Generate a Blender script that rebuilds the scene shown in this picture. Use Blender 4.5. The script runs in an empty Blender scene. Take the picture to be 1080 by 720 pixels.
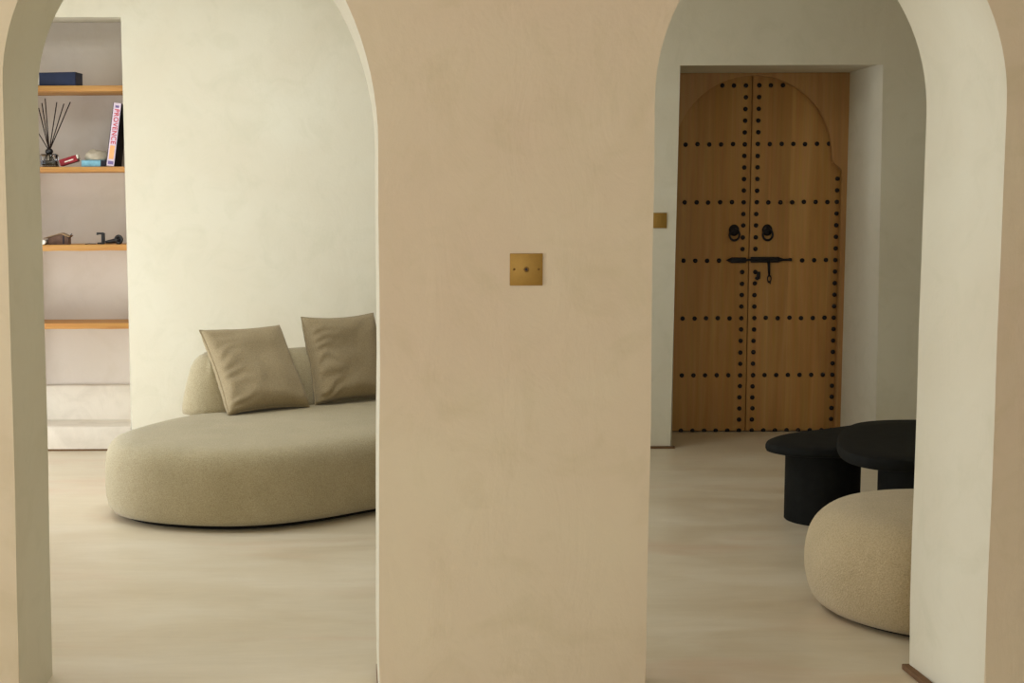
import bpy, bmesh, math, random
from mathutils import Vector, Matrix, noise
random.seed(4)
scn = bpy.context.scene
COL = scn.collection
PI = math.pi

# ------------------------------------------------------------------ camera
FPX = 1500.0
PITCH = math.atan(140 / 1500.0)
ROLL = 0.0046
CAM_H = 1.34
cam_data = bpy.data.cameras.new('camera')
cam_data.sensor_width = 36.0
cam_data.lens = FPX / 1080 * 36.0
cam_data.shift_x = (540 - 375) / 1080.0
cam_data.clip_start = 0.05
cam = bpy.data.objects.new('camera', cam_data)
COL.objects.link(cam)
fw = Vector((0, math.cos(PITCH), -math.sin(PITCH)))
up0 = Vector((0, math.sin(PITCH), math.cos(PITCH)))
r0 = Vector((1, 0, 0))
rt = math.cos(ROLL) * r0 - math.sin(ROLL) * up0
up = math.sin(ROLL) * r0 + math.cos(ROLL) * up0
cam.matrix_world = Matrix(((rt.x, up.x, -fw.x, 0), (rt.y, up.y, -fw.y, 0), (rt.z, up.z, -fw.z, CAM_H), (0, 0, 0, 1)))
scn.camera = cam

# ------------------------------------------------------------------ light
scn.view_settings.view_transform = 'Standard'
scn.view_settings.look = 'None'
scn.view_settings.gamma = 1.0
scn.view_settings.use_curve_mapping = False
scn.view_settings.exposure = 0.0
w = bpy.data.worlds.new('world'); scn.world = w; w.use_nodes = True
w.node_tree.nodes['Background'].inputs[0].default_value = (0.80, 0.88, 1.0, 1)
w.node_tree.nodes['Background'].inputs[1].default_value = 1.0

def area(name, loc, direction, sx, sy, power, color):
    d = bpy.data.lights.new(name, 'AREA'); d.shape = 'RECTANGLE'; d.size = sx; d.size_y = sy
    d.energy = power; d.color = color
    o = bpy.data.objects.new(name, d); COL.objects.link(o); o.location = loc
    o.rotation_euler = Vector(direction).to_track_quat('-Z', 'Y').to_euler()
    return o
FILL_TINT = (0.965, 1.0, 0.965)
# daylight through the glazed opening in the living room's left wall
area('window_daylight', (-2.85, 6.45, 1.15), (1, 0, 0), 1.8, 2.2, 22, (0.96, 1.0, 1.0))
# added low lamps outside that opening, standing in for light bounced off the ground
area('low_bounce_fill', (-2.85, 6.45, 0.30), (1, 0, 0.25), 1.7, 0.5, 25, (0.98, 1.0, 1.0))
area('niche_bounce_fill', (-2.84, 6.95, 0.06), (0.7, 0.1, 0.7), 0.3, 0.8, 20, (1.0, 1.0, 0.98))  # added up-facing lamp to brighten the shelf niche from below
# added soft overhead fill above the sitting end, in an unseen ceiling gap
area('overhead_fill', (-0.95, 6.0, 3.02), (0, 0, -1), 1.9, 1.5, 37, FILL_TINT)
# daylight through the side window and the rear window of the room the camera stands in
area('side_window_daylight', (-3.45, 1.7, 1.3), (1, 0, 0), 2.0, 1.6, 50, (0.985, 1.0, 0.95))
area('rear_window_daylight', (0.0, -2.15, 1.5), (0, 1, 0), 2.4, 1.9, 59, (0.99, 1.0, 0.95))

# ------------------------------------------------------------------ materials
def mat(name, rough=0.8, spec=0.3, metal=0.0):
    m = bpy.data.materials.new(name); m.use_nodes = True
    nt = m.node_tree; b = nt.nodes['Principled BSDF']
    b.inputs['Roughness'].default_value = rough
    b.inputs['Specular IOR Level'].default_value = spec
    b.inputs['Metallic'].default_value = metal
    return m, nt, b
def srgb(r, g, b_):
    f = lambda c: (c / 255 / 12.92) if c / 255 <= 0.04045 else ((c / 255 + 0.055) / 1.055) ** 2.4
    return (f(r), f(g), f(b_), 1)
def plain(name, col, rough=0.6, spec=0.3, metal=0.0, vary=0.12, scale=40):
    m, nt, b = mat(name, rough, spec, metal)
    tc = nt.nodes.new('ShaderNodeTexCoord')
    n = nt.nodes.new('ShaderNodeTexNoise'); n.inputs['Scale'].default_value = scale; n.inputs['Detail'].default_value = 4
    nt.links.new(tc.outputs['Object'], n.inputs['Vector'])
    r = nt.nodes.new('ShaderNodeValToRGB')
    r.color_ramp.elements[0].position = 0.3; r.color_ramp.elements[1].position = 0.7
    r.color_ramp.elements[0].color = tuple(c * (1 - vary) for c in col[:3]) + (1,)
    r.color_ramp.elements[1].color = tuple(min(1, c * (1 + vary)) for c in col[:3]) + (1,)
    nt.links.new(n.outputs['Fac'], r.inputs['Fac']); nt.links.new(r.outputs['Color'], b.inputs['Base Color'])
    return m
def add_noise(nt, vec, scale, detail=5, rough=0.55, dist=0.0):
    n = nt.nodes.new('ShaderNodeTexNoise'); n.inputs['Scale'].default_value = scale
    n.inputs['Detail'].default_value = detail; n.inputs['Roughness'].default_value = rough
    n.inputs['Distortion'].default_value = dist
    nt.links.new(vec, n.inputs['Vector']); return n
def ramp(nt, fac, stops):
    r = nt.nodes.new('ShaderNodeValToRGB'); el = r.color_ramp.elements
    el[0].position, el[0].color = stops[0]; el[1].position, el[1].color = stops[-1]
    for p, c in stops[1:-1]:
        e = el.new(p); e.color = c
    nt.links.new(fac, r.inputs['Fac']); return r
def mixc(nt, fac, a, b_, mode='MIX'):
    m = nt.nodes.new('ShaderNodeMix'); m.data_type = 'RGBA'; m.blend_type = mode
    for s, v in ((m.inputs[0], fac), (m.inputs[6], a), (m.inputs[7], b_)):
        if hasattr(v, 'links'): nt.links.new(v, s)
        else: s.default_value = v
    return m.outputs[2]
def mapping(nt, scale, coord='Object', rot=(0, 0, 0)):
    tc = nt.nodes.new('ShaderNodeTexCoord'); mp = nt.nodes.new('ShaderNodeMapping')
    mp.inputs['Scale'].default_value = scale; mp.inputs['Rotation'].default_value = rot
    nt.links.new(tc.outputs[coord], mp.inputs['Vector']); return mp.outputs['Vector']
def bump(nt, b, h, strength, dist, prev=None):
    bp = nt.nodes.new('ShaderNodeBump'); bp.inputs['Strength'].default_value = strength
    bp.inputs['Distance'].default_value = dist
    nt.links.new(h, bp.inputs['Height'])
    if prev: nt.links.new(prev.outputs['Normal'], bp.inputs['Normal'])
    nt.links.new(bp.outputs['Normal'], b.inputs['Normal']); return bp

def plaster(name, base, tint, dark, amount=0.5, stain=0.25):
    """hand-trowelled lime plaster: broad cloudy tints, faint trowel strokes, small pits"""
    m, nt, b = mat(name, 0.62, 0.25)
    v = mapping(nt, (1, 1, 1))
    big = add_noise(nt, v, 1.1, 6, 0.6, 0.6)
    r1 = ramp(nt, big.outputs['Fac'], [(0.35, base), (0.65, tint)])
    mid = add_noise(nt, v, 5.0, 7, 0.62, 1.2)
    r2 = ramp(nt, mid.outputs['Fac'], [(0.50, (0, 0, 0, 1)), (0.75, (1, 1, 1, 1))])
    m1 = nt.nodes.new('ShaderNodeMath'); m1.operation = 'MULTIPLY'; m1.inputs[1].default_value = stain
    nt.links.new(r2.outputs['Color'], m1.inputs[0])
    c = mixc(nt, m1.outputs[0], r1.outputs['Color'], dark)
    nt.links.new(c, b.inputs['Base Color'])
    v2 = mapping(nt, (1, 1, 0.45))
    tr = add_noise(nt, v2, 7, 6, 0.6, 0.8)
    fine = add_noise(nt, v, 90, 3, 0.5)
    b1 = bump(nt, b, tr.outputs['Fac'], amount, 0.012)
    bump(nt, b, fine.outputs['Fac'], 0.25, 0.0015, b1)
    return m
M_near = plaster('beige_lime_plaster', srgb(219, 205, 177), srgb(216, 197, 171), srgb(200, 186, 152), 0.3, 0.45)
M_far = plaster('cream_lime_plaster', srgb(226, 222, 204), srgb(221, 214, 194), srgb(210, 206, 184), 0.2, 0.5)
M_niche = plaster('pinkish_plaster', srgb(206, 196, 187), srgb(202, 192, 180), srgb(188, 176, 160), 0.2, 0.3)
M_step = plaster('worn_pale_plaster', srgb(214, 206, 192), srgb(206, 194, 178), srgb(170, 160, 146), 0.4, 0.35)
M_ceil = plaster('ceiling_plaster', srgb(226, 216, 198), srgb(222, 210, 190), srgb(210, 198, 176), 0.3, 0.3)

def floor_mat():
    m, nt, b = mat('polished_concrete_floor', 0.42, 0.5)
    v = mapping(nt, (0.7, 1.9, 1), rot=(0, 0, 0.12))
    a = add_noise(nt, v, 1.6, 8, 0.6, 1.0)
    r1 = ramp(nt, a.outputs['Fac'], [(0.32, srgb(207, 192, 166)), (0.5, srgb(214, 201, 177)), (0.68, srgb(220, 209, 188))])
    v2 = mapping(nt, (0.6, 1.6, 1), rot=(0, 0, 0.3))
    p = add_noise(nt, v2, 1.3, 5, 0.6, 0.5)
    r2 = ramp(nt, p.outputs['Fac'], [(0.52, (0, 0, 0, 1)), (0.72, (0.55, 0.55, 0.55, 1))])
    c = mixc(nt, r2.outputs['Color'], r1.outputs['Color'], srgb(208, 175, 148))
    v3 = mapping(nt, (2.2, 11, 1), rot=(0, 0, 0.08))
    fs = add_noise(nt, v3, 1.6, 6, 0.65, 1.4)
    r4 = ramp(nt, fs.outputs['Fac'], [(0.3, (0.93, 0.925, 0.91, 1)), (0.7, (1, 1, 1, 1))])
    c = mixc(nt, 1.0, c, r4.outputs['Color'], 'MULTIPLY')
    nt.links.new(c, b.inputs['Base Color'])
    rr = ramp(nt, a.outputs['Fac'], [(0.3, (0.30,) * 3 + (1,)), (0.7, (0.44,) * 3 + (1,))])
    nt.links.new(rr.outputs['Color'], b.inputs['Roughness'])
    bump(nt, b, a.outputs['Fac'], 0.12, 0.004)
    return m
M_floor = floor_mat()

def wood(name, c1, c2, c3, axis='Z', rough=0.55, scale=1.0, planks=0.0):
    m, nt, b = mat(name, rough, 0.3)
    sc = {'Z': (14, 14, 0.8), 'X': (0.9, 14, 14)}[axis]
    v = mapping(nt, tuple(s * scale for s in sc))
    g = add_noise(nt, v, 1.0, 6, 0.6, 0.6)
    r1 = ramp(nt, g.outputs['Fac'], [(0.3, c1), (0.5, c2), (0.72, c3)])
    out = r1.outputs['Color']
    v2 = mapping(nt, (60, 60, 2) if axis == 'Z' else (2, 60, 60))
    g2 = add_noise(nt, v2, 1.0, 3, 0.5)
    out = mixc(nt, 0.22, out, g2.outputs['Color'], 'SOFT_LIGHT')
    if planks:
        tc = nt.nodes.new('ShaderNodeTexCoord'); sx = nt.nodes.new('ShaderNodeSeparateXYZ')
        nt.links.new(tc.outputs['Object'], sx.inputs[0])
        mm = nt.nodes.new('ShaderNodeMath'); mm.operation = 'DIVIDE'; mm.inputs[1].default_value = planks
        nt.links.new(sx.outputs['X'], mm.inputs[0])
        fl = nt.nodes.new('ShaderNodeMath'); fl.operation = 'FLOOR'; nt.links.new(mm.outputs[0], fl.inputs[0])
        wn = nt.nodes.new('ShaderNodeTexWhiteNoise'); wn.noise_dimensions = '1D'
        nt.links.new(fl.outputs[0], wn.inputs['W'])
        rr = ramp(nt, wn.outputs['Value'], [(0.0, (0.86, 0.84, 0.82, 1)), (1.0, (1.0, 1.0, 1.0, 1))])
        out = mixc(nt, 1.0, out, rr.outputs['Color'], 'MULTIPLY')
        # knots
        vk = mapping(nt, (1, 1, 0.55)); vo = nt.nodes.new('ShaderNodeTexVoronoi'); vo.inputs['Scale'].default_value = 2.3
        nt.links.new(vk, vo.inputs['Vector'])
        rk = ramp(nt, vo.outputs['Distance'], [(0.025, (0.7, 0.7, 0.7, 1)), (0.06, (0, 0, 0, 1))])
        out = mixc(nt, rk.outputs['Color'], out, tuple(c * 0.45 for c in c1[:3]) + (1,))
    nt.links.new(out, b.inputs['Base Color'])
    bump(nt, b, g.outputs['Fac'], 0.15, 0.002)
    return m
M_door = wood('door_wood', srgb(176, 130, 74), srgb(190, 143, 84), srgb(202, 157, 98), 'Z', planks=0.117)
M_frame = wood('door_frame_wood', srgb(168, 124, 76), srgb(182, 138, 88), srgb(190, 148, 98), 'Z')
M_shelf = wood('shelf_wood', srgb(150, 102, 50), srgb(178, 128, 68), srgb(196, 148, 86), 'X')

def boucle(name, base, dark, scale=160, strength=0.8):
    m, nt, b = mat(name, 0.95, 0.1)
    v = mapping(nt, (1, 1, 1))
    n = add_noise(nt, v, scale, 3, 0.6, 0.5)
    n2 = add_noise(nt, v, 5, 4, 0.6)
    vo = nt.nodes.new('ShaderNodeTexVoronoi'); vo.inputs['Scale'].default_value = scale * 0.8
    nt.links.new(v, vo.inputs['Vector'])
    r = ramp(nt, n.outputs['Fac'], [(0.35, dark), (0.6, base)])
    r3 = ramp(nt, n2.outputs['Fac'], [(0.35, (0.9, 0.9, 0.88, 1)), (0.65, (1, 1, 1, 1))])
    c = mixc(nt, 1.0, r.outputs['Color'], r3.outputs['Color'], 'MULTIPLY')
    nt.links.new(c, b.inputs['Base Color'])
    b.inputs['Sheen Weight'].default_value = 0.25; b.inputs['Sheen Roughness'].default_value = 0.6
    b1 = bump(nt, b, vo.outputs['Distance'], strength, 0.003)
    bump(nt, b, n2.outputs['Fac'], 0.25, 0.03, b1)
    return m
M_sofa = boucle('boucle_fabric', srgb(180, 167, 136), srgb(156, 142, 110), 230, 0.45)
M_pouf = boucle('pouf_boucle_fabric', srgb(198, 179, 144), srgb(176, 157, 122), 230, 0.45)
def linen(name, base, dark):
    m, nt, b = mat(name, 0.9, 0.12)
    v = mapping(nt, (1, 1, 1))
    vw = mapping(nt, (1, 1, 5)); n = add_noise(nt, v, 220, 2, 0.5)
    n3 = add_noise(nt, vw, 60, 2, 0.5)
    r = ramp(nt, n.outputs['Fac'], [(0.35, dark), (0.65, base)])
    nt.links.new(r.outputs['Color'], b.inputs['Base Color'])
    b.inputs['Sheen Weight'].default_value = 0.15
    b1 = bump(nt, b, n3.outputs['Fac'], 0.3, 0.002)
    n4 = add_noise(nt, v, 9, 4, 0.6, 0.8)
    bump(nt, b, n4.outputs['Fac'], 0.35, 0.015, b1)
    return m
M_cush = linen('cushion_linen', srgb(166, 150, 120), srgb(146, 130, 101))
M_black = plain('black_stained_wood', (0.010, 0.0105, 0.010, 1), 0.75, 0.12, vary=0.25, scale=25)
M_iron = plain('black_iron', (0.012, 0.010, 0.013, 1), 0.5, 0.4, 0.3, scale=80)
M_brass = plain('brushed_brass', srgb(160, 124, 54), 0.5, 0.5, 0.45, vary=0.04, scale=120)
M_trim = plain('brown_floor_trim', srgb(112, 84, 58), 0.7, 0.2)
M_shadowgap = plain('shadow_gap_dark', (0.02, 0.018, 0.015, 1), 0.9, 0.05)  # near-black: the shadow line underneath is put into the colour
M_navy = plain('navy_cover', srgb(27, 36, 62), 0.5, 0.3, scale=20)
M_navy2 = plain('dark_cover', srgb(30, 28, 40), 0.5, 0.3)
M_page = plain('paper', srgb(226, 220, 208), 0.8, 0.1)
M_lav = plain('lavender_spine', srgb(214, 198, 214), 0.5, 0.3, vary=0.05)
M_orange = plain('orange_print', srgb(236, 176, 120), 0.5, 0.3, vary=0.05)
M_redink = plain('red_print', srgb(200, 44, 60), 0.5, 0.3, vary=0.03)
M_violet = plain('violet_print', srgb(120, 104, 150), 0.5, 0.3, vary=0.1)
M_red = plain('red_card', srgb(134, 32, 42), 0.5, 0.3)
M_blue = plain('light_blue_cover', srgb(130, 184, 204), 0.5, 0.3, vary=0.15)
M_cloth = plain('grey_beige_cloth', srgb(176, 166, 148), 0.9, 0.1)
M_brown = plain('brown_leather', srgb(98, 72, 58), 0.55, 0.3, vary=0.2)
M_brown2 = plain('tan_leather_flap', srgb(140, 114, 84), 0.55, 0.3, vary=0.2)
M_blackplastic = plain('black_plastic', (0.012, 0.012, 0.014, 1), 0.35, 0.5)
M_reed = plain('dark_reed', srgb(46, 36, 32), 0.8, 0.1)
M_liquid = plain('dark_amber_liquid', srgb(60, 44, 34), 0.2, 0.5)
def glass():
    m, nt, b = mat('clear_glass', 0.02, 0.5)
    b.inputs['Transmission Weight'].default_value = 1.0
    tc = nt.nodes.new('ShaderNodeTexCoord'); n = add_noise(nt, tc.outputs['Object'], 30, 2)
    r = ramp(nt, n.outputs['Fac'], [(0, (0.93, 0.94, 0.95, 1)), (1, (0.97, 0.98, 0.98, 1))])
    nt.links.new(r.outputs['Color'], b.inputs['Base Color'])
    b.inputs['IOR'].default_value = 1.45
    return m
M_glass = glass()

# ------------------------------------------------------------------ helpers
def obj(name, bm, m, parent=None, smooth=False, angle=None):
    bmesh.ops.recalc_face_normals(bm, faces=bm.faces)
    me = bpy.data.meshes.new(name); bm.to_mesh(me); bm.free()
    if m: me.materials.append(m)
    if smooth or angle:
        for p in me.polygons: p.use_smooth = True
        if angle: me.set_sharp_from_angle(angle=math.radians(angle))
    o = bpy.data.objects.new(name, me); COL.objects.link(o)
    if parent: o.parent = parent
    return o
def struct(o):
    o['kind'] = 'structure'; return o
def tag(o, label, cat, group=None):
    o['label'] = label; o['category'] = cat
    if group: o['group'] = group
    return o
def thing(name, label, cat, loc=(0, 0, 0), rot=(0, 0, 0), group=None):
    o = bpy.data.objects.new(name, None); COL.objects.link(o)
    o.location = loc; o.rotation_euler = rot; o.empty_display_size = 0.1
    return tag(o, label, cat, group)
def add_box(bm, c, s, bev=0.0, seg=2, rot=None):
    M = Matrix.Translation(Vector(c))
    if rot is not None: M = M @ rot
    r = bmesh.ops.create_cube(bm, size=1.0, matrix=M @ Matrix.Diagonal((s[0], s[1], s[2], 1)))
    if bev > 0:
        vs = set(r['verts'])
        es = [e for e in bm.edges if e.verts[0] in vs and e.verts[1] in vs]
        bmesh.ops.bevel(bm, geom=es, offset=bev, segments=seg, affect='EDGES', profile=0.5)
    return bm
def box(c, s, bev=0.0, seg=2, rot=None):
    return add_box(bmesh.new(), c, s, bev, seg, rot)
def slab(x0, x1, y0, y1, z0, z1):
    return box(((x0 + x1) / 2, (y0 + y1) / 2, (z0 + z1) / 2), (x1 - x0, y1 - y0, z1 - z0))
def add_tube(bm, pts, r, n=8, cap=True):
    pts = [Vector(p) for p in pts]; rs = r if isinstance(r, (list, tuple)) else [r] * len(pts)
    rings = []
    for i, p in enumerate(pts):
        t = (pts[min(i + 1, len(pts) - 1)] - pts[max(i - 1, 0)]).normalized()
        a = Vector((0, 0, 1)) if abs(t.z) < 0.9 else Vector((1, 0, 0))
        u = t.cross(a).normalized(); v = t.cross(u).normalized()
        rings.append([bm.verts.new(p + rs[i] * (math.cos(k * 2 * PI / n) * u + math.sin(k * 2 * PI / n) * v)) for k in range(n)])
    for a, b in zip(rings, rings[1:]):
        for k in range(n): bm.faces.new((a[k], a[(k + 1) % n], b[(k + 1) % n], b[k]))
    if cap:
        bm.faces.new(rings[0]); bm.faces.new(rings[-1])
    return bm
def add_torus(bm, c, R, r, axis='Y', sx=1.0, sz=1.0, n=28, m=8, a0=0, a1=2 * PI):
    full = abs(a1 - a0 - 2 * PI) < 1e-6
    rings = []
    for i in range(n if full else n + 1):
        a = a0 + (a1 - a0) * i / n
        d = Vector((math.cos(a) * sx, 0, math.sin(a) * sz))
        ring = []
        for k in range(m):
            b = 2 * PI * k / m
            ring.append(bm.verts.new(Vector(c) + d * (R + r * math.cos(b)) + Vector((0, r * math.sin(b), 0))))
        rings.append(ring)
    for i in range(len(rings) if full else len(rings) - 1):
        A, B = rings[i], rings[(i + 1) % len(rings)]
        for k in range(m): bm.faces.new((A[k], A[(k + 1) % m], B[(k + 1) % m], B[k]))
    return bm
def add_lathe(bm, c, prof, n=48, sx=1.0, sy=1.0, rot=None):
    """prof: (r, z) list"""
    R = rot or Matrix.Identity(3)
    rings = []
    for r, z in prof:
        if r < 1e-6: rings.append([bm.verts.new(Vector(c) + R @ Vector((0, 0, z)))])
        else: rings.append([bm.verts.new(Vector(c) + R @ Vector((r * sx * math.cos(2 * PI * k / n), r * sy * math.sin(2 * PI * k / n), z))) for k in range(n)])
    for a, b in zip(rings, rings[1:]):
        for k in range(n):
            k2 = (k + 1) % n
            if len(a) == 1 and len(b) > 1: bm.faces.new((a[0], b[k], b[k2]))
            elif len(b) == 1 and len(a) > 1: bm.faces.new((a[k], a[k2], b[0]))
            elif len(a) > 1: bm.faces.new((a[k], a[k2], b[k2], b[k]))
    for e in (rings[0], rings[-1]):
        if len(e) > 1: bm.faces.new(e)
    return bm
def prism_xz(pts, y0, y1):
    """polygon in the XZ plane extruded along Y"""
    bm = bmesh.new()
    a = [bm.verts.new((x, y0, z)) for x, z in pts]; b = [bm.verts.new((x, y1, z)) for x, z in pts]
    bm.faces.new(a); bm.faces.new(list(reversed(b)))
    n = len(pts)
    for i in range(n): bm.faces.new((a[i], b[i], b[(i + 1) % n], a[(i + 1) % n]))
    return bm
def spline(pts, sub=8, closed=True):
    P = [Vector(p) for p in pts]; n = len(P); out = []
    rng = range(n) if closed else range(n - 1)
    for i in rng:
        g = lambda k: P[k % n] if closed else P[max(0, min(n - 1, k))]
        p0, p1, p2, p3 = g(i - 1), g(i), g(i + 1), g(i + 2)
        for s in range(sub):
            t = s / sub
            out.append(0.5 * ((2 * p1) + (-p0 + p2) * t + (2 * p0 - 5 * p1 + 4 * p2 - p3) * t * t + (-p0 + 3 * p1 - 3 * p2 + p3) * t ** 3))
    if not closed: out.append(P[-1])
    return out
def smooth_closed(pts, it):
    for _ in range(it):
        n = len(pts); pts = [(pts[i - 1] + pts[i] * 2 + pts[(i + 1) % n]) / 4 for i in range(n)]
    return pts
def offset_closed(pts, d):
    n = len(pts); out = []
    for i in range(n):
        t = (pts[(i + 1) % n] - pts[i - 1]).normalized()
        out.append(pts[i] + Vector((t.y, -t.x)) * d)      # outward for counter-clockwise
    return out
def loft_outline(outline, levels, top_fill=0.012, cap_z=None):
    """outline: 2-D ccw points; levels: (offset, z); closed by a slightly crowned cap"""
    bm = bmesh.new(); rings = []
    for d, z in levels:
        o = offset_closed(outline, d) if d else outline
        if d < -0.03: o = smooth_closed(o, int(abs(d) * 60))
        rings.append([bm.verts.new((p.x, p.y, z)) for p in o])
    n = len(outline)
    for a, b in zip(rings, rings[1:]):
        for k in range(n): bm.faces.new((a[k], a[(k + 1) % n], b[(k + 1) % n], b[k]))
    # crowned top: shrink towards the centroid
    last = rings[-1]; c = sum((v.co for v in last), Vector()) / n
    prev = last
    for s in (0.8, 0.6, 0.4, 0.2):
        r = [bm.verts.new((c.x + (v.co.x - c.x) * s, c.y + (v.co.y - c.y) * s, c.z + top_fill * (1 - s * s))) for v in last]
        for k in range(n): bm.faces.new((prev[k], prev[(k + 1) % n], r[(k + 1) % n], r[k]))
        prev = r
    cv = bm.verts.new((c.x, c.y, c.z + top_fill))
    for k in range(n): bm.faces.new((prev[k], prev[(k + 1) % n], cv))
    bm.faces.new(list(reversed(rings[0])))
    return bm

# ------------------------------------------------------------------ the setting
YF, YB = 3.60, 4.03          # the arched wall, camera side and living-room side
YW, YD = 7.85, 8.43          # far wall, door face
XL, XR = -2.60, 4.60
ZC = 2.90
struct(obj('floor', slab(-3.4, XR + 0.2, -2.3, 8.8, -0.12, 0.0), M_floor))
cb = slab(-3.4, XR + 0.2, -2.3, YB, ZC, ZC + 0.15)
for x0, x1, y0, y1 in ((XL - 0.15, -1.9, YB, 8.8), (0.0, XR + 0.2, YB, 8.8), (-1.9, 0.0, YB, 5.25), (-1.9, 0.0, 6.75, 8.8)):  # leaves a gap added for the overhead fill lamp
    add_box(cb, ((x0 + x1) / 2, (y0 + y1) / 2, ZC + 0.075), (x1 - x0, y1 - y0, 0.15))
struct(obj('ceiling', cb, M_ceil))

def half_arc(cx, rx, z0, apex, side, n=22):
    """quarter ellipse from the springing (side*rx) up to the apex"""
    return [(cx + side * rx * math.cos(a), z0 + (apex - z0) * math.sin(a)) for a in [i * PI / 2 / n for i in range(1, n)]]
def profile(xl, xr, zl, zr, apex, wob=0.0022, seed=0):
    cx = (xl + xr) / 2; r = (xr - xl) / 2
    L = [(xl, 0.0)] + [(xl, z) for z in [zl * k / 8 for k in range(1, 8)]] + [(xl, zl)]
    R = [(xr, zr)] + [(xr, z) for z in [zr * k / 8 for k in range(7, 0, -1)]] + [(xr, 0.0)]
    pts = L + half_arc(cx, r, zl, apex, -1) + [(cx, apex)] + list(reversed(half_arc(cx, r, zr, apex, 1))) + R
    out = []
    for x, z in pts:
        dx = noise.noise(Vector((seed, z * 2.3, x))) * wob * 2.2
        out.append((x + (dx if 0.0 < z else 0), z))
    return out
# left arch and right arch, front loop and back loop (same number of points)
LF = profile(-0.877, 0.060, 1.655, 1.500, 2.140, seed=1.3)
LB = profile(-0.884, 0.058, 1.655, 1.500, 2.140, seed=1.3)
RF = profile(0.752, 1.632, 1.600, 1.590, 2.105, seed=7.7)
RB = profile(0.760, 1.603, 1.600, 1.590, 2.105, seed=7.7)
def arched_wall():
    bm = bmesh.new()
    def loop(y, A, B):
        pts = [(-3.4, 0)] + A + B + [(XR + 0.2, 0), (XR + 0.2, ZC), (-3.4, ZC)]
        return [bm.verts.new((x, y, z)) for x, z in pts]
    a = loop(YF, LF, RF); b = loop(YB, LB, RB); n = len(a)
    f1 = bm.faces.new(a); f2 = bm.faces.new(list(reversed(b)))
    nA = len(LF)
    arch_edges = []
    for i in range(n):
        j = (i + 1) % n
        bm.faces.new((a[i], b[i], b[j], a[j]))
    idx = list(range(1, nA)) + list(range(nA + 1, 2 * nA))
    for i in idx:
        for L in (a, b):
            e = bm.edges.get((L[i], L[i + 1]))
            if e: arch_edges.append(e)
    bmesh.ops.bevel(bm, geom=arch_edges, offset=0.011, segments=4, affect='EDGES', profile=0.5, clamp_overlap=True)
    return bm
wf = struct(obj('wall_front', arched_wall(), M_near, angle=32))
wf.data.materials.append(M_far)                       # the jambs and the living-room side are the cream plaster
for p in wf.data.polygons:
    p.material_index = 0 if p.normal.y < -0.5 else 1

# far wall: shelf niche on the left, door recess on the right, both open to the floor
NX0, NX1, NZ = -2.05, -1.256, 2.392
DX0, DX1, DZ = 1.765, 2.890, 2.118
def far_wall():
    pts = [(XL, 0), (NX0, 0), (NX0, NZ), (NX1, NZ), (NX1, 0), (DX0, 0), (DX0, DZ), (DX1, DZ), (DX1, 0), (XR, 0), (XR, ZC), (XL, ZC)]
    bm = prism_xz(pts, YW, 8.60)
    es = []
    for e in bm.edges:
        a, b = e.verts[0].co, e.verts[1].co
        if abs(a.y - YW) < 1e-5 and abs(b.y - YW) < 1e-5:
            inn = lambda p: (abs(p.x - NX0) < 1e-4 or abs(p.x - NX1) < 1e-4 or abs(p.x - DX0) < 1e-4 or abs(p.x - DX1) < 1e-4)
            if inn(a) and inn(b) and not (a.z < 1e-4 and b.z < 1e-4): es.append(e)
    bmesh.ops.bevel(bm, geom=es, offset=0.010, segments=3, affect='EDGES', profile=0.5)
    return bm
struct(obj('wall_far', far_wall(), M_far, angle=32))
struct(obj('wall_niche', slab(NX0, NX1, YW + 0.30, 8.58, 0, NZ), M_niche))
struct(obj('wall_entrance', slab(DX0, DX1, 8.50, 8.60, 0, DZ), M_far))
struct(obj('wall_right', slab(XR, XR + 0.2, YB, 8.6, 0, ZC), M_far))
# left wall of the living room with a tall glazed opening down to the floor
def wall_with_opening():
    bm = bmesh.new()
    pts = [(YB, 0), (5.50, 0), (5.50, 2.3), (7.40, 2.3), (7.40, 0), (8.6, 0), (8.6, ZC), (YB, ZC)]
    a = [bm.verts.new((XL - 0.15, y, z)) for y, z in pts]; b = [bm.verts.new((XL, y, z)) for y, z in pts]
    bm.faces.new(a); bm.faces.new(list(reversed(b)))
    for i in range(len(pts)): bm.faces.new((a[i], b[i], b[(i + 1) % len(pts)], a[(i + 1) % len(pts)]))
    return bm
struct(obj('wall_left', wall_with_opening(), M_far))
fr = bmesh.new()
for y in (5.525, 6.45, 7.375): add_box(fr, (XL - 0.08, y, 1.15), (0.05, 0.05, 2.3))
for z in (0.025, 2.275): add_box(fr, (XL - 0.08, 6.45, z), (0.05, 1.9, 0.05))
struct(obj('window_1', fr, M_iron))
# the room the photograph is taken from
nl = slab(-3.4, -3.2, -2.1, 0.7, 0, ZC); add_box(nl, (-3.3, (2.7 + YF) / 2, ZC / 2), (0.2, YF - 2.7, ZC))
add_box(nl, (-3.3, 1.7, 0.25), (0.2, 2.0, 0.5)); add_box(nl, (-3.3, 1.7, 2.5), (0.2, 2.0, 0.8))
struct(obj('wall_near_left', nl, M_near))
struct(obj('wall_near_right', slab(XR, XR + 0.2, -2.1, YF, 0, ZC), M_near))
def rear_wall():
    bm = bmesh.new(); add_box(bm, (-2.3, -2.0, ZC / 2), (2.2, 0.2, ZC))
    add_box(bm, ((1.2 + XR + 0.2) / 2, -2.0, ZC / 2), (XR - 1.0, 0.2, ZC)); add_box(bm, (0.0, -2.0, 0.275), (2.4, 0.2, 0.55))
    add_box(bm, (0.0, -2.0, 2.675), (2.4, 0.2, 0.45)); return bm
struct(obj('wall_rear', rear_wall(), M_near))

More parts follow.
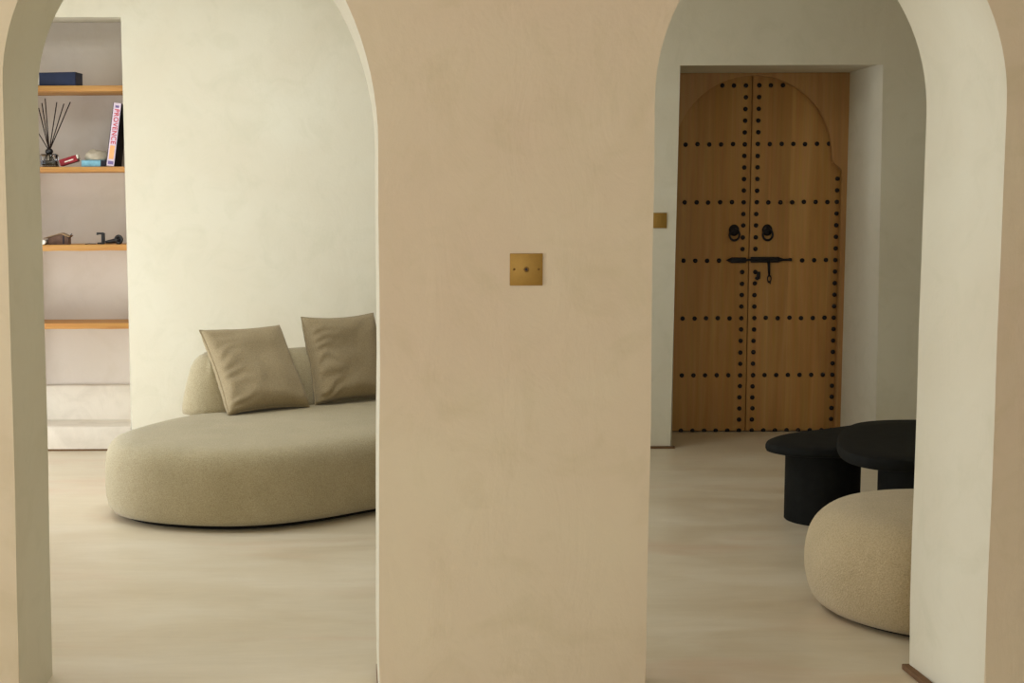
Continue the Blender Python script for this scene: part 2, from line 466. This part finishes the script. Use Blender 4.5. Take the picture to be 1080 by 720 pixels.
# thin floor trims
struct(obj('baseboard_far', slab(0.6, DX0 + 0.012, YW - 0.012, YW, 0, 0.014), M_trim))
struct(obj('baseboard_arch', box((1.596, (YF + YB) / 2 - 0.002, 0.008), (0.024, YB - YF + 0.008, 0.016), 0.003), M_trim))
struct(obj('baseboard_pier', box((0.063, (YF + YB) / 2 + 0.005, 0.010), (0.014, YB - YF + 0.02, 0.020), 0.003), M_trim))

# masonry steps at the foot of the niche
def soft_block(x0, x1, y0, y1, z0, z1, seed):
    bm = bmesh.new(); n = 14; ring = []
    prof = [(y1, z0), (y0, z0), (y0, z1 - 0.012), (y0 + 0.004, z1 - 0.004), (y0 + 0.012, z1), (y1, z1)]
    for i in range(n + 1):
        x = x0 + (x1 - x0) * i / n
        row = []
        for k, (y, z) in enumerate(prof):
            dz = noise.noise(Vector((x * 4, seed, k))) * 0.006 if k >= 2 else 0
            dy = noise.noise(Vector((x * 3, seed + 5, 0))) * 0.003 if 1 <= k <= 4 else 0
            row.append(bm.verts.new((x, y + dy, z + dz)))
        ring.append(row)
    for a, b in zip(ring, ring[1:]):
        for k in range(len(prof)): bm.faces.new((a[k], a[(k + 1) % len(prof)], b[(k + 1) % len(prof)], b[k]))
    bm.faces.new(ring[0]); bm.faces.new(ring[-1]); return bm
struct(obj('trim_1', soft_block(NX0, NX1, YW + 0.25, YW + 0.32, 0.13, 0.338, 2), M_step, angle=40))
struct(obj('trim_2', soft_block(NX0, NX1, YW + 0.0, YW + 0.32, 0.012, 0.140, 8), M_step, angle=40))
struct(obj('baseboard_niche', slab(NX0, NX1, YW + 0.006, YW + 0.2, 0, 0.012), M_trim))

# ------------------------------------------------------------------ the door
DC = 2.332
door = bpy.data.objects.new('door_1', None); COL.objects.link(door); door.location = (DC, YD, 0); struct(door)
fh = (DX1 - DX0) / 2 - 0.001
fpts = [(-fh, 0), (-0.528, 0), (-0.528, 1.530), (-0.531, 1.548), (-0.515, 1.560), (-0.506, 1.575), (-0.492, 1.590), (-0.470, 1.600)]
arc = [(-0.466 * math.cos(a), 1.633 + 0.470 * math.sin(a)) for a in [PI * k / 48 for k in range(49)]]
rgt = [(-x, z) for x, z in reversed(fpts)]
frame_bm = prism_xz(fpts + arc + rgt + [(fh, DZ), (-fh, DZ)], -0.030, -0.002)
ed = [e for e in frame_bm.edges if abs(e.verts[0].co.y + 0.03) < 1e-5 and abs(e.verts[1].co.y + 0.03) < 1e-5]
bmesh.ops.bevel(frame_bm, geom=ed, offset=0.004, segments=2, affect='EDGES', profile=0.5)
obj('arched_frame', frame_bm, M_frame, door, angle=35)
def leaf(side):
    x0, x1 = (0.0025, 0.558) if side > 0 else (-0.558, -0.0025)
    b = box(((x0 + x1) / 2, 0.028, 1.060), (x1 - x0, 0.052, 2.108), 0.003)
    return obj('door_leaf', b, M_door, door, angle=35)
leafL, leafR = leaf(-1), leaf(1)
def stud_bm():
    b = bmesh.new()
    return add_lathe(b, (0, 0, 0), [(0.0135, -0.003), (0.0135, 0.002), (0.011, 0.007), (0.006, 0.010), (0, 0.0115)], 14, rot=Matrix.Rotation(PI / 2, 3, 'X'))
sm = stud_bm(); sme = bpy.data.meshes.new('stud'); bmesh.ops.recalc_face_normals(sm, faces=sm.faces); sm.to_mesh(sme); sm.free(); sme.materials.append(M_iron)
for p in sme.polygons: p.use_smooth = True
pos = {-1: [], 1: []}; rest = {-1: [], 1: []}
ROWS = [0.008, 0.341, 0.682, 1.024, 1.367, 1.707, 2.048]
XS = 0.0385; SP = 0.0695
for side in (-1, 1):
    zs = []
    for a, b in zip(ROWS, ROWS[1:]): zs += [a + (b - a) * k / 5 for k in range(5)]
    zs.append(ROWS[-1])
    for i, z in enumerate(zs):
        if abs(z - 1.024) < 0.01: continue
        (rest if i == 0 else pos)[side].append((side * XS, z))
    for ri, z in enumerate(ROWS):
        ks = (1, 2) if ri == 6 else range(1, 7)
        for k in ks:
            if ri == 3 and ((side < 0 and k < 2) or (side > 0 and k < 4)): continue
            tgt = rest if (ri in (0, 1) or (side < 0 and k == 6)) else pos
            tgt[side].append((side * (XS + SP * k), z))
    for z in zs:
        if z < 1.53: rest[side].append((side * 0.512, z))
for side, lf in ((-1, leafL), (1, leafR)):
    for x, z in pos[side]:
        o = bpy.data.objects.new('stud', sme); COL.objects.link(o); o.parent = lf
        o.location = (x + random.uniform(-.0012, .0012), 0.002, z + random.uniform(-.0015, .0015))
    b = bmesh.new()
    for x, z in rest[side]:
        add_lathe(b, (x, 0.002, z), [(0.0135, -0.003), (0.0135, 0.002), (0.011, 0.007), (0.006, 0.010), (0, 0.0115)], 14, rot=Matrix.Rotation(PI / 2, 3, 'X'))
    o = obj('stud', b, M_iron, lf, smooth=True); o['kind'] = 'stuff'
# ring pulls
for side, lf, x in ((-1, leafL, -0.092), (1, leafR, 0.104)):
    b = bmesh.new()
    add_lathe(b, (x, 0.002, 1.203), [(0.0, -0.004), (0.030, -0.004), (0.030, 0.004), (0.022, 0.009), (0.012, 0.014), (0, 0.016)], 24, rot=Matrix.Rotation(PI / 2, 3, 'X'), sy=1.15)
    obj('handle_plate', b, M_iron, lf, smooth=True)
    b = bmesh.new(); add_torus(b, (x, -0.013, 1.176), 0.029, 0.0062, sx=1.0, sz=1.12)
    obj('ring_handle', b, M_iron, lf, smooth=True)
# slide bolt, hasp and little lock
b = bmesh.new()
add_box(b, (-0.064, -0.004, 1.026), (0.092, 0.016, 0.033), 0.005)
add_tube(b, [(-0.134, -0.004, 1.026), (-0.108, -0.004, 1.026)], [0.002, 0.0145], 10)
obj('bolt_keeper', b, M_iron, leafL, angle=40)
b = bmesh.new()
add_box(b, (0.093, -0.004, 1.028), (0.170, 0.016, 0.034), 0.005)
add_tube(b, [(0.176, -0.005, 1.028), (0.200, -0.005, 1.028)], [0.015, 0.007], 10)
add_tube(b, [(-0.02, -0.008, 1.027), (0.243, -0.008, 1.028)], 0.007, 10)
add_tube(b, [(0.236, -0.008, 1.028), (0.250, -0.008, 1.028)], 0.0095, 10)
obj('slide_bolt', b, M_iron, leafR, angle=40)
b = bmesh.new()
add_tube(b, [(0.113, -0.016, 1.020), (0.114, -0.019, 0.985), (0.117, -0.017, 0.938)], [0.009, 0.008, 0.007], 8)
add_torus(b, (0.118, -0.016, 0.916), 0.014, 0.0045, sx=0.75, sz=1.35)
add_tube(b, [(0.121, -0.015, 0.898), (0.127, -0.012, 0.886)], [0.006, 0.003], 8)
obj('hasp', b, M_iron, leafR, smooth=True)
b = bmesh.new()
add_box(b, (0.056, -0.007, 0.936), (0.020, 0.014, 0.044), 0.004)
add_box(b, (0.047, -0.006, 0.917), (0.022, 0.012, 0.014), 0.003, rot=Matrix.Rotation(0.6, 4, 'Y'))
obj('latch_block', b, M_iron, leafR, angle=40)

# ------------------------------------------------------------------ shelves in the niche
shelf_lab = ['golden wooden niche shelf topmost, under the navy book', 'golden wooden niche shelf under the reed diffuser',
             'golden wooden niche shelf under the black clamp and brown case', 'lowest golden wooden niche shelf, with nothing on it']
SHZ = [2.016, 1.576, 1.149, 0.714]
for k, zt in enumerate(SHZ):
    th = (0.031, 0.027, 0.033, 0.031)[k]
    b = bmesh.new(); n = 24; rows = []
    for i in range(n + 1):
        x = NX0 + 0.002 + (NX1 - NX0 - 0.004) * i / n
        wv = noise.noise(Vector((x * 7, k * 3.1, 0))) * 0.0025
        y0 = YW + 0.010 + wv
        pr = [(YW + 0.299, zt), (y0 + 0.003, zt), (y0, zt - 0.004), (y0, zt - th + 0.004 + wv), (y0 + 0.003, zt - th + wv), (YW + 0.299, zt - th)]
        rows.append([b.verts.new((x, y, z)) for y, z in pr])
    for A, B in zip(rows, rows[1:]):
        for j in range(6): b.faces.new((A[j], A[(j + 1) % 6], B[(j + 1) % 6], B[j]))
    b.faces.new(rows[0]); b.faces.new(rows[-1])
    tag(obj('wooden_shelf', b, M_shelf, angle=40), shelf_lab[k], 'shelf', 'wooden shelves in the wall niche')

# ------------------------------------------------------------------ things on the shelves
Z1, Z2, Z3 = [z + 0.0005 for z in SHZ[:3]]
def book(name, label, w_, d_, h_, cover, loc, rot, cov_t=0.004, group=None):
    """a lying book: spine towards -Y, pages showing at the other three sides"""
    t = thing(name, label, 'book', loc, rot, group)
    b = bmesh.new()
    add_box(b, (0, 0, cov_t / 2), (w_, d_, cov_t)); add_box(b, (0, 0, h_ - cov_t / 2), (w_, d_, cov_t))
    add_box(b, (0, -d_ / 2 + cov_t / 2, h_ / 2), (w_, cov_t, h_ - 0.001))
    obj('cover', b, cover, t)
    obj('pages', box((0, 0.0, h_ / 2), (w_ - 0.010, d_ - 0.012, h_ - 2 * cov_t)), M_page, t)
    return t
t = thing('navy_box_set', 'thick navy blue book lying flat on the topmost shelf', 'book', (-1.624, YW + 0.085, Z1), (0, 0, math.radians(-9)))
t.name = 'thick_book'
b = bmesh.new(); W_, D_, H_ = 0.225, 0.115, 0.073
add_box(b, (0, 0, 0.003), (W_, D_, 0.006)); add_box(b, (0, 0, H_ - 0.003), (W_, D_, 0.006)); add_box(b, (0.008, -D_ / 2 + 0.003, H_ / 2), (W_ - 0.017, 0.006, H_ - 0.002), 0.002)
add_box(b, (W_ / 2 - 0.003, 0, H_ / 2), (0.006, D_ - 0.002, H_ - 0.002), 0.002)
obj('cover', b, M_navy, t)
obj('pages', box((-0.002, 0.003, H_ / 2), (W_ - 0.010, D_ - 0.008, H_ - 0.0125)), M_page, t)

# reed diffuser
t = thing('reed_diffuser', 'square glass reed diffuser bottle with dark reeds and black ball stopper', 'diffuser', (-1.690, YW + 0.085, Z2))
b = bmesh.new()
add_box(b, (0, 0, 0.036), (0.096, 0.070, 0.072), 0.008, 3)
add_box(b, (0, 0, 0.038), (0.080, 0.056, 0.056), 0.006, 2)
obj('bottle', b, M_glass, t, angle=40)
obj('liquid', box((0, 0, 0.024), (0.0785, 0.0545, 0.026), 0.004), M_liquid, t, angle=40)
b = bmesh.new(); add_lathe(b, (0, 0, 0.085), [(0, -0.014), (0.012, -0.014), (0.020, -0.008), (0.022, 0.0), (0.020, 0.009), (0.012, 0.017), (0, 0.018)], 20)
obj('stopper', b, M_blackplastic, t, smooth=True)
tips = [(-0.055, 0.325, 0.01), (-0.030, 0.350, -0.02), (-0.020, 0.378, 0.02), (0.048, 0.356, 0.0), (0.090, 0.346, -0.015), (0.120, 0.358, 0.015), (-0.060, 0.195, -0.01)]
for tx, tz, ty in tips:
    b = bmesh.new(); d = Vector((tx, ty, tz)) - Vector((0, 0, 0.088)); u = d.normalized()
    base = Vector((0, 0, 0.088)) - u * 0.078 * 1.0
    base.x = max(-0.033, min(0.033, base.x * 1.4)); base.z = max(0.012, base.z)
    add_tube(b, [base, (0, 0, 0.088), (tx, ty, tz)], 0.0030, 6)
    obj('reed', b, M_reed, t, smooth=True)

# leaning leaflet, light blue book, pouch, tall book
t = tag(obj('leaflet', add_box(box((-0.004, 0, 0.020), (0.100, 0.060, 0.036), 0.003), (0, 0, 0.02), (0.001, 0.001, 0.001)), M_red), 'small dark red packet tilted beside the reed diffuser', 'packet')
t.location = (-1.566, YW + 0.060, Z2 + 0.0165); t.rotation_euler = (0, math.radians(-17), 0)
t.name = 'packet'
pp = obj('printed_strip', box((0.000, -0.0305, 0.018), (0.050, 0.001, 0.006)), M_page, t)
pp2 = obj('torn_end', box((0.047, 0.0, 0.026), (0.016, 0.058, 0.022), 0.004, rot=Matrix.Rotation(0.4, 4, 'Y')), M_page, t, angle=40)
t = book('small_book', 'small light blue book lying under the beige cloth pouch', 0.128, 0.10, 0.036, M_blue, (-1.441, YW + 0.080, Z2), (0, 0, math.radians(2)))
obj('spine_end', box((0.056, -0.0505, 0.018), (0.030, 0.0025, 0.034)), M_navy2, t)
# cloth pouch
b = bmesh.new(); bmesh.ops.create_icosphere(b, subdivisions=4, radius=1.0)
for v in b.verts:
    c = v.co.copy(); n1 = noise.noise(c * 1.7 + Vector((3, 1, 2))); n2 = noise.noise(c * 4 + Vector((9, 1, 2)))
    ridge = 0.35 * max(0, 1 - abs(c.x + 0.25 + 0.3 * c.y) * 3.2)
    v.co = Vector((c.x * 0.064 * (1 + 0.12 * n1), c.y * 0.048, (max(c.z, -0.35) + 0.35) / 1.35 * (0.060 + 0.016 * n1 + 0.008 * n2 + 0.014 * ridge)))
o = obj('cloth_pouch', b, M_cloth, smooth=True); o.location = (-1.425, YW + 0.078, Z2 + 0.0362)
tag(o, 'crumpled grey beige cloth pouch lying on the light blue book', 'pouch')
# PROVENCE book, leaning on the niche side
LEAN = math.radians(8.0)
BH, BW, BD = 0.345, 0.046, 0.235
t = thing('tall_book', 'tall lavender book with red PROVENCE lettering leaning on the niche side', 'book', (-1.3665, YW + 0.020, Z2 + 0.0066), (0, LEAN, 0))
b = bmesh.new(); add_box(b, (0.0015, BD / 2, BH / 2), (0.003, BD, BH)); add_box(b, (BW - 0.0015, BD / 2, BH / 2), (0.003, BD, BH))
obj('cover', b, M_navy2, t)
spine = obj('spine', box((BW / 2, 0.0015, BH / 2), (BW, 0.003, BH), 0.001), M_lav, t)
obj('pages', box((BW / 2, BD / 2, BH / 2), (BW - 0.006, BD - 0.008, BH - 0.008)), M_page, t)
obj('orange_panel', box((BW / 2, -0.0004, 0.075), (0.026, 0.001, 0.075)), M_orange, spine)
obj('publisher_mark', box((BW / 2, -0.0004, 0.018), (0.030, 0.001, 0.018)), M_violet, spine)
obj('top_mark', box((BW / 2, -0.0004, 0.325), (0.020, 0.001, 0.012)), M_violet, spine)
cu = bpy.data.curves.new('title', 'FONT'); cu.body = 'PROVENCE'; cu.size = 0.046; cu.extrude = 0.0004
cu.align_x = 'CENTER'; cu.align_y = 'CENTER'; cu.offset = 0.0004; cu.space_character = 1.08
tmp = bpy.data.objects.new('tmp', cu); COL.objects.link(tmp)
dg = bpy.context.evaluated_depsgraph_get(); me = bpy.data.meshes.new_from_object(tmp.evaluated_get(dg)); bpy.data.objects.remove(tmp)
xs = [v.co.x for v in me.vertices]; k = 0.190 / (max(xs) - min(xs))
for v in me.vertices: v.co.x *= k; v.co.y *= 0.82
me.materials.clear(); me.materials.append(M_redink)
o = bpy.data.objects.new('title_lettering', me); COL.objects.link(o); o.parent = spine
# text x axis runs downwards, text up points right (+X)
o.matrix_local = Matrix(((0, 1, 0, BW / 2), (0, 0, -1, -0.0008), (-1, 0, 0, 0.216), (0, 0, 0, 1)))

# shelf three: case, rolled paper, clamp, torch, cable
t = thing('leather_case', 'brown leather case with sloping tan flap on the third shelf', 'case', (-1.649, YW + 0.085, Z3))
cs = prism_xz([(-0.052, 0), (0.060, 0), (0.060, 0.038), (0.022, 0.058), (-0.052, 0.036)], -0.04, 0.04)
obj('body', cs, M_brown, t)
b = bmesh.new()
fl = [(-0.076, 0.033), (0.020, 0.0585), (0.064, 0.040), (0.072, 0.047), (0.074, 0.051), (0.064, 0.046), (0.021, 0.065), (-0.076, 0.037)]
obj('flap', prism_xz(fl, -0.046, 0.044), M_brown2, t)
b = bmesh.new(); add_tube(b, [(0.056, -0.0405, 0.038), (0.066, -0.043, 0.046), (0.078, -0.043, 0.054), (0.083, -0.042, 0.060)], 0.003, 6)
add_box(b, (0.034, -0.041, 0.028), (0.006, 0.003, 0.05)); obj('strap', b, M_navy2, t)
b = bmesh.new(); add_lathe(b, (0, 0, 0), [(0, -0.05), (0.012, -0.05), (0.0135, -0.048), (0.0135, 0.048), (0.012, 0.05), (0, 0.05)], 16, rot=Matrix.Rotation(PI / 2, 3, 'X'))
o = obj('paper_roll', b, M_page, angle=40); o.location = (-1.722, YW + 0.065, Z3 + 0.0136)
tag(o, 'short white paper roll left of the brown case', 'paper roll')

t = thing('clamp', 'small black C shaped clamp standing on the third shelf', 'clamp', (-1.411, YW + 0.070, Z3))
b = bmesh.new()
add_box(b, (0.012, 0, 0.033), (0.020, 0.018, 0.060), 0.003)
add_box(b, (-0.004, 0, 0.060), (0.040, 0.018, 0.012), 0.003)
add_box(b, (-0.002, 0, 0.0055), (0.038, 0.020, 0.010), 0.003)
obj('bracket', b, M_blackplastic, t, angle=40)
b = bmesh.new(); add_tube(b, [(-0.020, 0, 0.052), (-0.020, 0, 0.060), (-0.020, 0, 0.066)], [0.006, 0.005, 0.004], 10)
obj('screw', b, M_iron, t, smooth=True)
t = thing('torch', 'small black torch with round ring head lying beside the clamp', 'torch', (-1.335, YW + 0.075, Z3))
b = bmesh.new(); add_tube(b, [(-0.052, 0, 0.012), (-0.030, 0.0, 0.014), (0.004, 0.0, 0.019), (0.018, 0, 0.022)], [0.008, 0.011, 0.014, 0.016], 16)
obj('barrel', b, M_blackplastic, t, smooth=True)
b = bmesh.new(); add_torus(b, (0.022, -0.006, 0.0255), 0.0175, 0.0078, sz=1.1)
obj('head_ring', b, M_blackplastic, t, smooth=True)
b = bmesh.new(); add_lathe(b, (0.022, -0.002, 0.0255), [(0, -0.004), (0.014, -0.004), (0.014, 0.004), (0, 0.005)], 18, rot=Matrix.Rotation(PI / 2, 3, 'X'))
obj('lens', b, M_iron, t, smooth=True)
b = bmesh.new(); add_tube(b, [(-1.497, YW + 0.05, Z3 + 0.002), (-1.472, YW + 0.042, Z3 + 0.0045), (-1.455, YW + 0.05, Z3 + 0.0035), (-1.438, YW + 0.055, Z3 + 0.0028)], 0.0024, 6)
tag(obj('cable', b, M_iron, smooth=True), 'short thin dark cable lying left of the black clamp', 'cable')

# ------------------------------------------------------------------ brass plates
t = thing('socket_plate', 'square brass aerial socket plate on the pier between the arches', 'wall plate', (0.4325, YF, 1.185))
obj('plate', box((0, -0.0022, 0), (0.083, 0.0044, 0.081), 0.0012), M_brass, t, angle=40)
b = bmesh.new(); add_lathe(b, (0, -0.0044, 0), [(0.0068, -0.001), (0.0068, 0.0022), (0.0052, 0.0026), (0.0046, 0.0022), (0.0044, 0.0006), (0, 0.0006)], 20, rot=Matrix.Rotation(PI / 2, 3, 'X'))
obj('socket', b, plain('dull_brass', srgb(120, 88, 40), 0.5, 0.4, 0.6), t, angle=40)
b = bmesh.new(); add_lathe(b, (0, -0.0054, 0), [(0.0032, -0.001), (0.0032, 0.0004), (0, 0.0006)], 12, rot=Matrix.Rotation(PI / 2, 3, 'X'))
obj('socket_core', b, M_navy2, t)
for s in (-1, 1):
    b = bmesh.new(); add_lathe(b, (s * 0.031, -0.0042, 0.0005), [(0.0030, -0.001), (0.0030, 0.0008), (0, 0.0012)], 14, rot=Matrix.Rotation(PI / 2, 3, 'X'))
    obj('screw', b, bpy.data.materials['dull_brass'], t, smooth=True)
t = thing('switch_plate', 'small square brass switch plate on the far wall left of the door', 'wall plate', (1.672, YW, 1.268))
obj('plate', box((0, -0.003, 0), (0.084, 0.006, 0.084), 0.0012), M_brass, t, angle=40)
obj('switch', box((0, -0.0065, 0), (0.026, 0.005, 0.036), 0.001), M_brass, t)

# ------------------------------------------------------------------ sofa
t = thing('curved_sofa', 'cream boucle curved sofa with rounded seat in front of the white wall', 'sofa', (0, 0, 0))
SOX, SOY = -0.2, 6.8
t.location = (SOX, SOY, 0)
oc = [(-1.115, 6.30), (-1.05, 6.04), (-0.86, 5.88), (-0.60, 5.805), (-0.36, 5.83), (-0.12, 5.965), (0.10, 6.15), (0.40, 6.42), (0.72, 6.70), (0.98, 6.98),
      (1.06, 7.28), (0.94, 7.58), (0.66, 7.74), (0.30, 7.76), (-0.05, 7.62), (-0.38, 7.40), (-0.66, 7.14), (-0.90, 6.86), (-1.04, 6.56)]
outl = spline([(x - SOX, y - SOY) for x, y in oc], 8)
outl = [Vector((p.x, p.y)) for p in outl]
outl = smooth_closed(outl, 12)
lv = [(-0.045, 0.022), (-0.02, 0.026), (-0.004, 0.045), (0.006, 0.09), (0.008, 0.15), (0.008, 0.22), (0.003, 0.262), (-0.006, 0.292), (-0.018, 0.313), (-0.035, 0.329), (-0.060, 0.340), (-0.10, 0.347), (-0.16, 0.351)]
seat = obj('seat', loft_outline(outl, lv, 0.006), M_sofa, t, smooth=True)
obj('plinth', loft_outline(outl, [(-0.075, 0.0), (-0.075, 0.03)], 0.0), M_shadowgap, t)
# backrest: a thick rounded crescent following the seat's rear edge
cl = spline([(-0.735, 7.015), (-0.56, 7.075), (-0.36, 7.19), (-0.10, 7.37), (0.18, 7.52), (0.46, 7.59), (0.70, 7.57)], 8, closed=False)
cl = [Vector((p[0] - SOX, p[1] - SOY)) for p in cl]
def backrest():
    n = len(cl); bm = bmesh.new()
    levels = [(0.335, 0.128), (0.37, 0.131), (0.43, 0.124), (0.50, 0.112), (0.555, 0.100), (0.595, 0.082), (0.618, 0.058), (0.630, 0.030)]
    rings = []
    for z, hw in levels:
        L, R = [], []
        for i in range(n):
            tg = (cl[min(i + 1, n - 1)] - cl[max(i - 1, 0)]).normalized(); nn = Vector((-tg.y, tg.x))
            L.append(cl[i] + nn * hw); R.append(cl[i] - nn * hw)
        t0 = (cl[1] - cl[0]).normalized(); t1 = (cl[-1] - cl[-2]).normalized()
        m0 = Vector((-t0.y, t0.x)); m1 = Vector((-t1.y, t1.x))
        lean = (z - 0.335) * 0.10
        cap0 = [cl[0] + t0 * lean + (m0 * math.cos(a) - t0 * math.sin(a)) * hw for a in [PI * k / 12 for k in range(1, 12)]]
        cap1 = [cl[-1] - t1 * lean + (-m1 * math.cos(a) + t1 * math.sin(a)) * hw for a in [PI * k / 12 for k in range(1, 12)]]
        loop = R + cap1 + list(reversed(L)) + cap0
        off = Vector((-0.3, 0.55)) * (z - 0.335) * 0.12
        rings.append([bm.verts.new((p.x + off.x, p.y + off.y, z)) for p in loop])
    m = len(rings[0])
    for a, b in zip(rings, rings[1:]):
        for k in range(m): bm.faces.new((a[k], a[(k + 1) % m], b[(k + 1) % m], b[k]))
    bm.faces.new(rings[0]); bm.faces.new(rings[-1])
    return bm
obj('backrest', backrest(), M_sofa, t, smooth=True)

# cushions
def cushion(label, BL, BR, lean, size, T, seed, hscale=1.0):
    BL, BR = Vector(BL), Vector(BR)
    wv = (BR - BL).normalized(); nb = Vector((-wv.y, wv.x, 0)).normalized()     # horizontal, towards the back
    upv = Vector((0, 0, 1)) * math.cos(lean) + nb * math.sin(lean)
    nrm = wv.cross(upv).normalized()                                        # faces the camera
    width = (BR - BL).length; height = size * hscale
    mid = (BL + BR) / 2
    t = thing('cushion', label, 'cushion', mid, (0, 0, 0), 'linen cushions on the curved sofa')
    N = 60; bm = bmesh.new(); grid = {}
    for side in (1, -1):
        for i in range(N + 1):
            for j in range(N + 1):
                u = -1 + 2 * i / N; v = -1 + 2 * j / N
                edge = i in (0, N) or j in (0, N)
                if side == -1 and edge: grid[(side, i, j)] = grid[(1, i, j)]; continue
                sag = 0.075
                x = u * (1 - sag * (1 - v * v) * abs(u) ** 3); y = v * (1 - sag * (1 - u * u) * abs(v) ** 3)
                th = T * (max(0, 1 - u ** 4) * max(0, 1 - v ** 4)) ** 0.42 * (1 - 0.15 * v)
                cr = 0.0
                if not edge:
                    # creases running in from the left edge and lower corners
                    f = max(0, 1 - (u + 1) / 0.75); cr += 0.008 * f * (0.35 + 0.65 * (1 - v) / 2) * math.sin(24 * v - 5 * u + 6 * noise.noise(Vector((u * 2, v * 2, seed))) + seed) * min(1, (u + 1) * 6)
                    cr += 0.012 * noise.noise(Vector((u * 2.2, v * 2.2, seed * 3))) * min(1, 4 * (1 - abs(u))) * min(1, 4 * (1 - abs(v)))
                p = wv * (x * width / 2) + upv * (y * height / 2 + height / 2) + nrm * (side * th + cr)
                grid[(side, i, j)] = bm.verts.new(p)
    for side in (1, -1):
        for i in range(N):
            for j in range(N):
                q = [grid[(side, i, j)], grid[(side, i + 1, j)], grid[(side, i + 1, j + 1)], grid[(side, i, j + 1)]]
                bm.faces.new(q if side == 1 else list(reversed(q)))
    obj('cushion_cover', bm, M_cush, t, smooth=True)
    # piped seam round the rim
    b = bmesh.new(); pts = []
    for i in range(N + 1): pts.append((i, 0))
    for j in range(1, N + 1): pts.append((N, j))
    for i in range(N - 1, -1, -1): pts.append((i, N))
    for j in range(N - 1, 0, -1): pts.append((0, j))
    P = []
    for i, j in pts:
        u = -1 + 2 * i / N; v = -1 + 2 * j / N; sag = 0.075
        x = u * (1 - sag * (1 - v * v) * abs(u) ** 3); y = v * (1 - sag * (1 - u * u) * abs(v) ** 3)
        P.append(wv * (x * width / 2) + upv * (y * height / 2 + height / 2))
    P.append(P[0]); add_tube(b, P, 0.0035, 6, cap=False)
    obj('seam', b, M_cush, t, smooth=True)
    return t
cushion('beige linen cushion leaning left, at the sofa end nearest the shelves', (-0.612, 6.765, 0.358), (-0.232, 7.035, 0.358), math.radians(35), 0.475, 0.080, 2.0)
cushion('beige linen cushion, more upright, partly behind the pier', (-0.205, 7.105, 0.358), (0.165, 7.365, 0.358), math.radians(16), 0.452, 0.080, 5.0)

# ------------------------------------------------------------------ tables
def blob(cx, cy, rx, ry, tilt, wob, seed, n=72):
    out = []
    for i in range(n):
        a = 2 * PI * i / n; k = 1 + wob * math.sin(2 * a + seed) + wob * 0.6 * math.sin(3 * a + seed * 2)
        x, y = rx * k * math.cos(a), ry * k * math.sin(a)
        out.append(Vector((x * math.cos(tilt) - y * math.sin(tilt), x * math.sin(tilt) + y * math.cos(tilt))))
    return out
def table(label, loc, outline, ztop, th, ped, pr):
    t = thing('coffee_table', label, 'coffee table', (loc[0], loc[1], 0), (0, 0, 0), 'nesting black coffee tables')
    h = th
    obj('tabletop', loft_outline(outline, [(-0.014, ztop - h), (-0.004, ztop - h + 0.003), (0, ztop - h + 0.012), (0, ztop - 0.014), (-0.004, ztop - 0.004), (-0.012, ztop)], 0.0), M_black, t, angle=30)
    b = bmesh.new()
    add_lathe(b, (ped[0] - loc[0], ped[1] - loc[1], 0), [(pr - 0.004, 0), (pr, 0.004), (pr, ztop - h)], 56)
    obj('pedestal', b, M_black, t, angle=40)
    return t
def outline(pts, c):
    return smooth_closed([Vector((p.x, p.y)) for p in spline([(x - c[0], y - c[1]) for x, y in pts], 7)], 6)
C1, C2 = (2.20, 6.12), (2.38, 5.77)
O1 = outline([(2.22, 5.83), (2.45, 5.93), (2.62, 6.12), (2.68, 6.36), (2.58, 6.52), (2.40, 6.54), (2.24, 6.46), (2.12, 6.375), (2.01, 6.315), (1.90, 6.235), (1.805, 6.13), (1.748, 6.01), (1.762, 5.92), (1.84, 5.835), (1.99, 5.805)], C1)
O2 = outline([(1.98, 5.30), (2.15, 5.25), (2.45, 5.27), (2.75, 5.42), (2.88, 5.75), (2.80, 6.10), (2.60, 6.27), (2.40, 6.295), (2.21, 6.22), (2.07, 6.01), (1.975, 5.78), (1.92, 5.58), (1.912, 5.42)], C2)
table('lower black coffee table, left one, on a drum base on the floor', C1, O1, 0.340, 0.038, (2.000, 6.020), 0.155)
table('higher black coffee table overlapping the lower one, behind the pouf', C2, O2, 0.392, 0.048, (2.262, 5.600), 0.170)

# ------------------------------------------------------------------ pouf
b = bmesh.new()
prof = [(0.0, 0.012), (0.36, 0.012), (0.405, 0.018), (0.428, 0.035), (0.444, 0.07), (0.455, 0.12), (0.459, 0.17), (0.456, 0.22), (0.447, 0.262), (0.430, 0.300), (0.402, 0.333), (0.362, 0.358), (0.30, 0.374), (0.22, 0.384), (0.12, 0.389), (0, 0.390)]
def dense(pr, k=3):
    pts = spline([(r, z, 0) for r, z in pr], k, closed=False); return [(max(0, p.x), p.y) for p in pts]
add_lathe(b, (0, 0, 0), [(r * 0.972, z * 0.945) for r, z in dense(prof)], 96)
for v in b.verts:
    r = math.hypot(v.co.x, v.co.y)
    if r > 0.05:
        k = 1 + 0.006 * noise.noise(v.co * 6); v.co.x *= k; v.co.y *= k
t = thing('pouf', 'round cream boucle pouf partly behind the right arch', 'pouf', (1.952, 4.625, 0))
obj('pouf_body', b, M_pouf, t, smooth=True)
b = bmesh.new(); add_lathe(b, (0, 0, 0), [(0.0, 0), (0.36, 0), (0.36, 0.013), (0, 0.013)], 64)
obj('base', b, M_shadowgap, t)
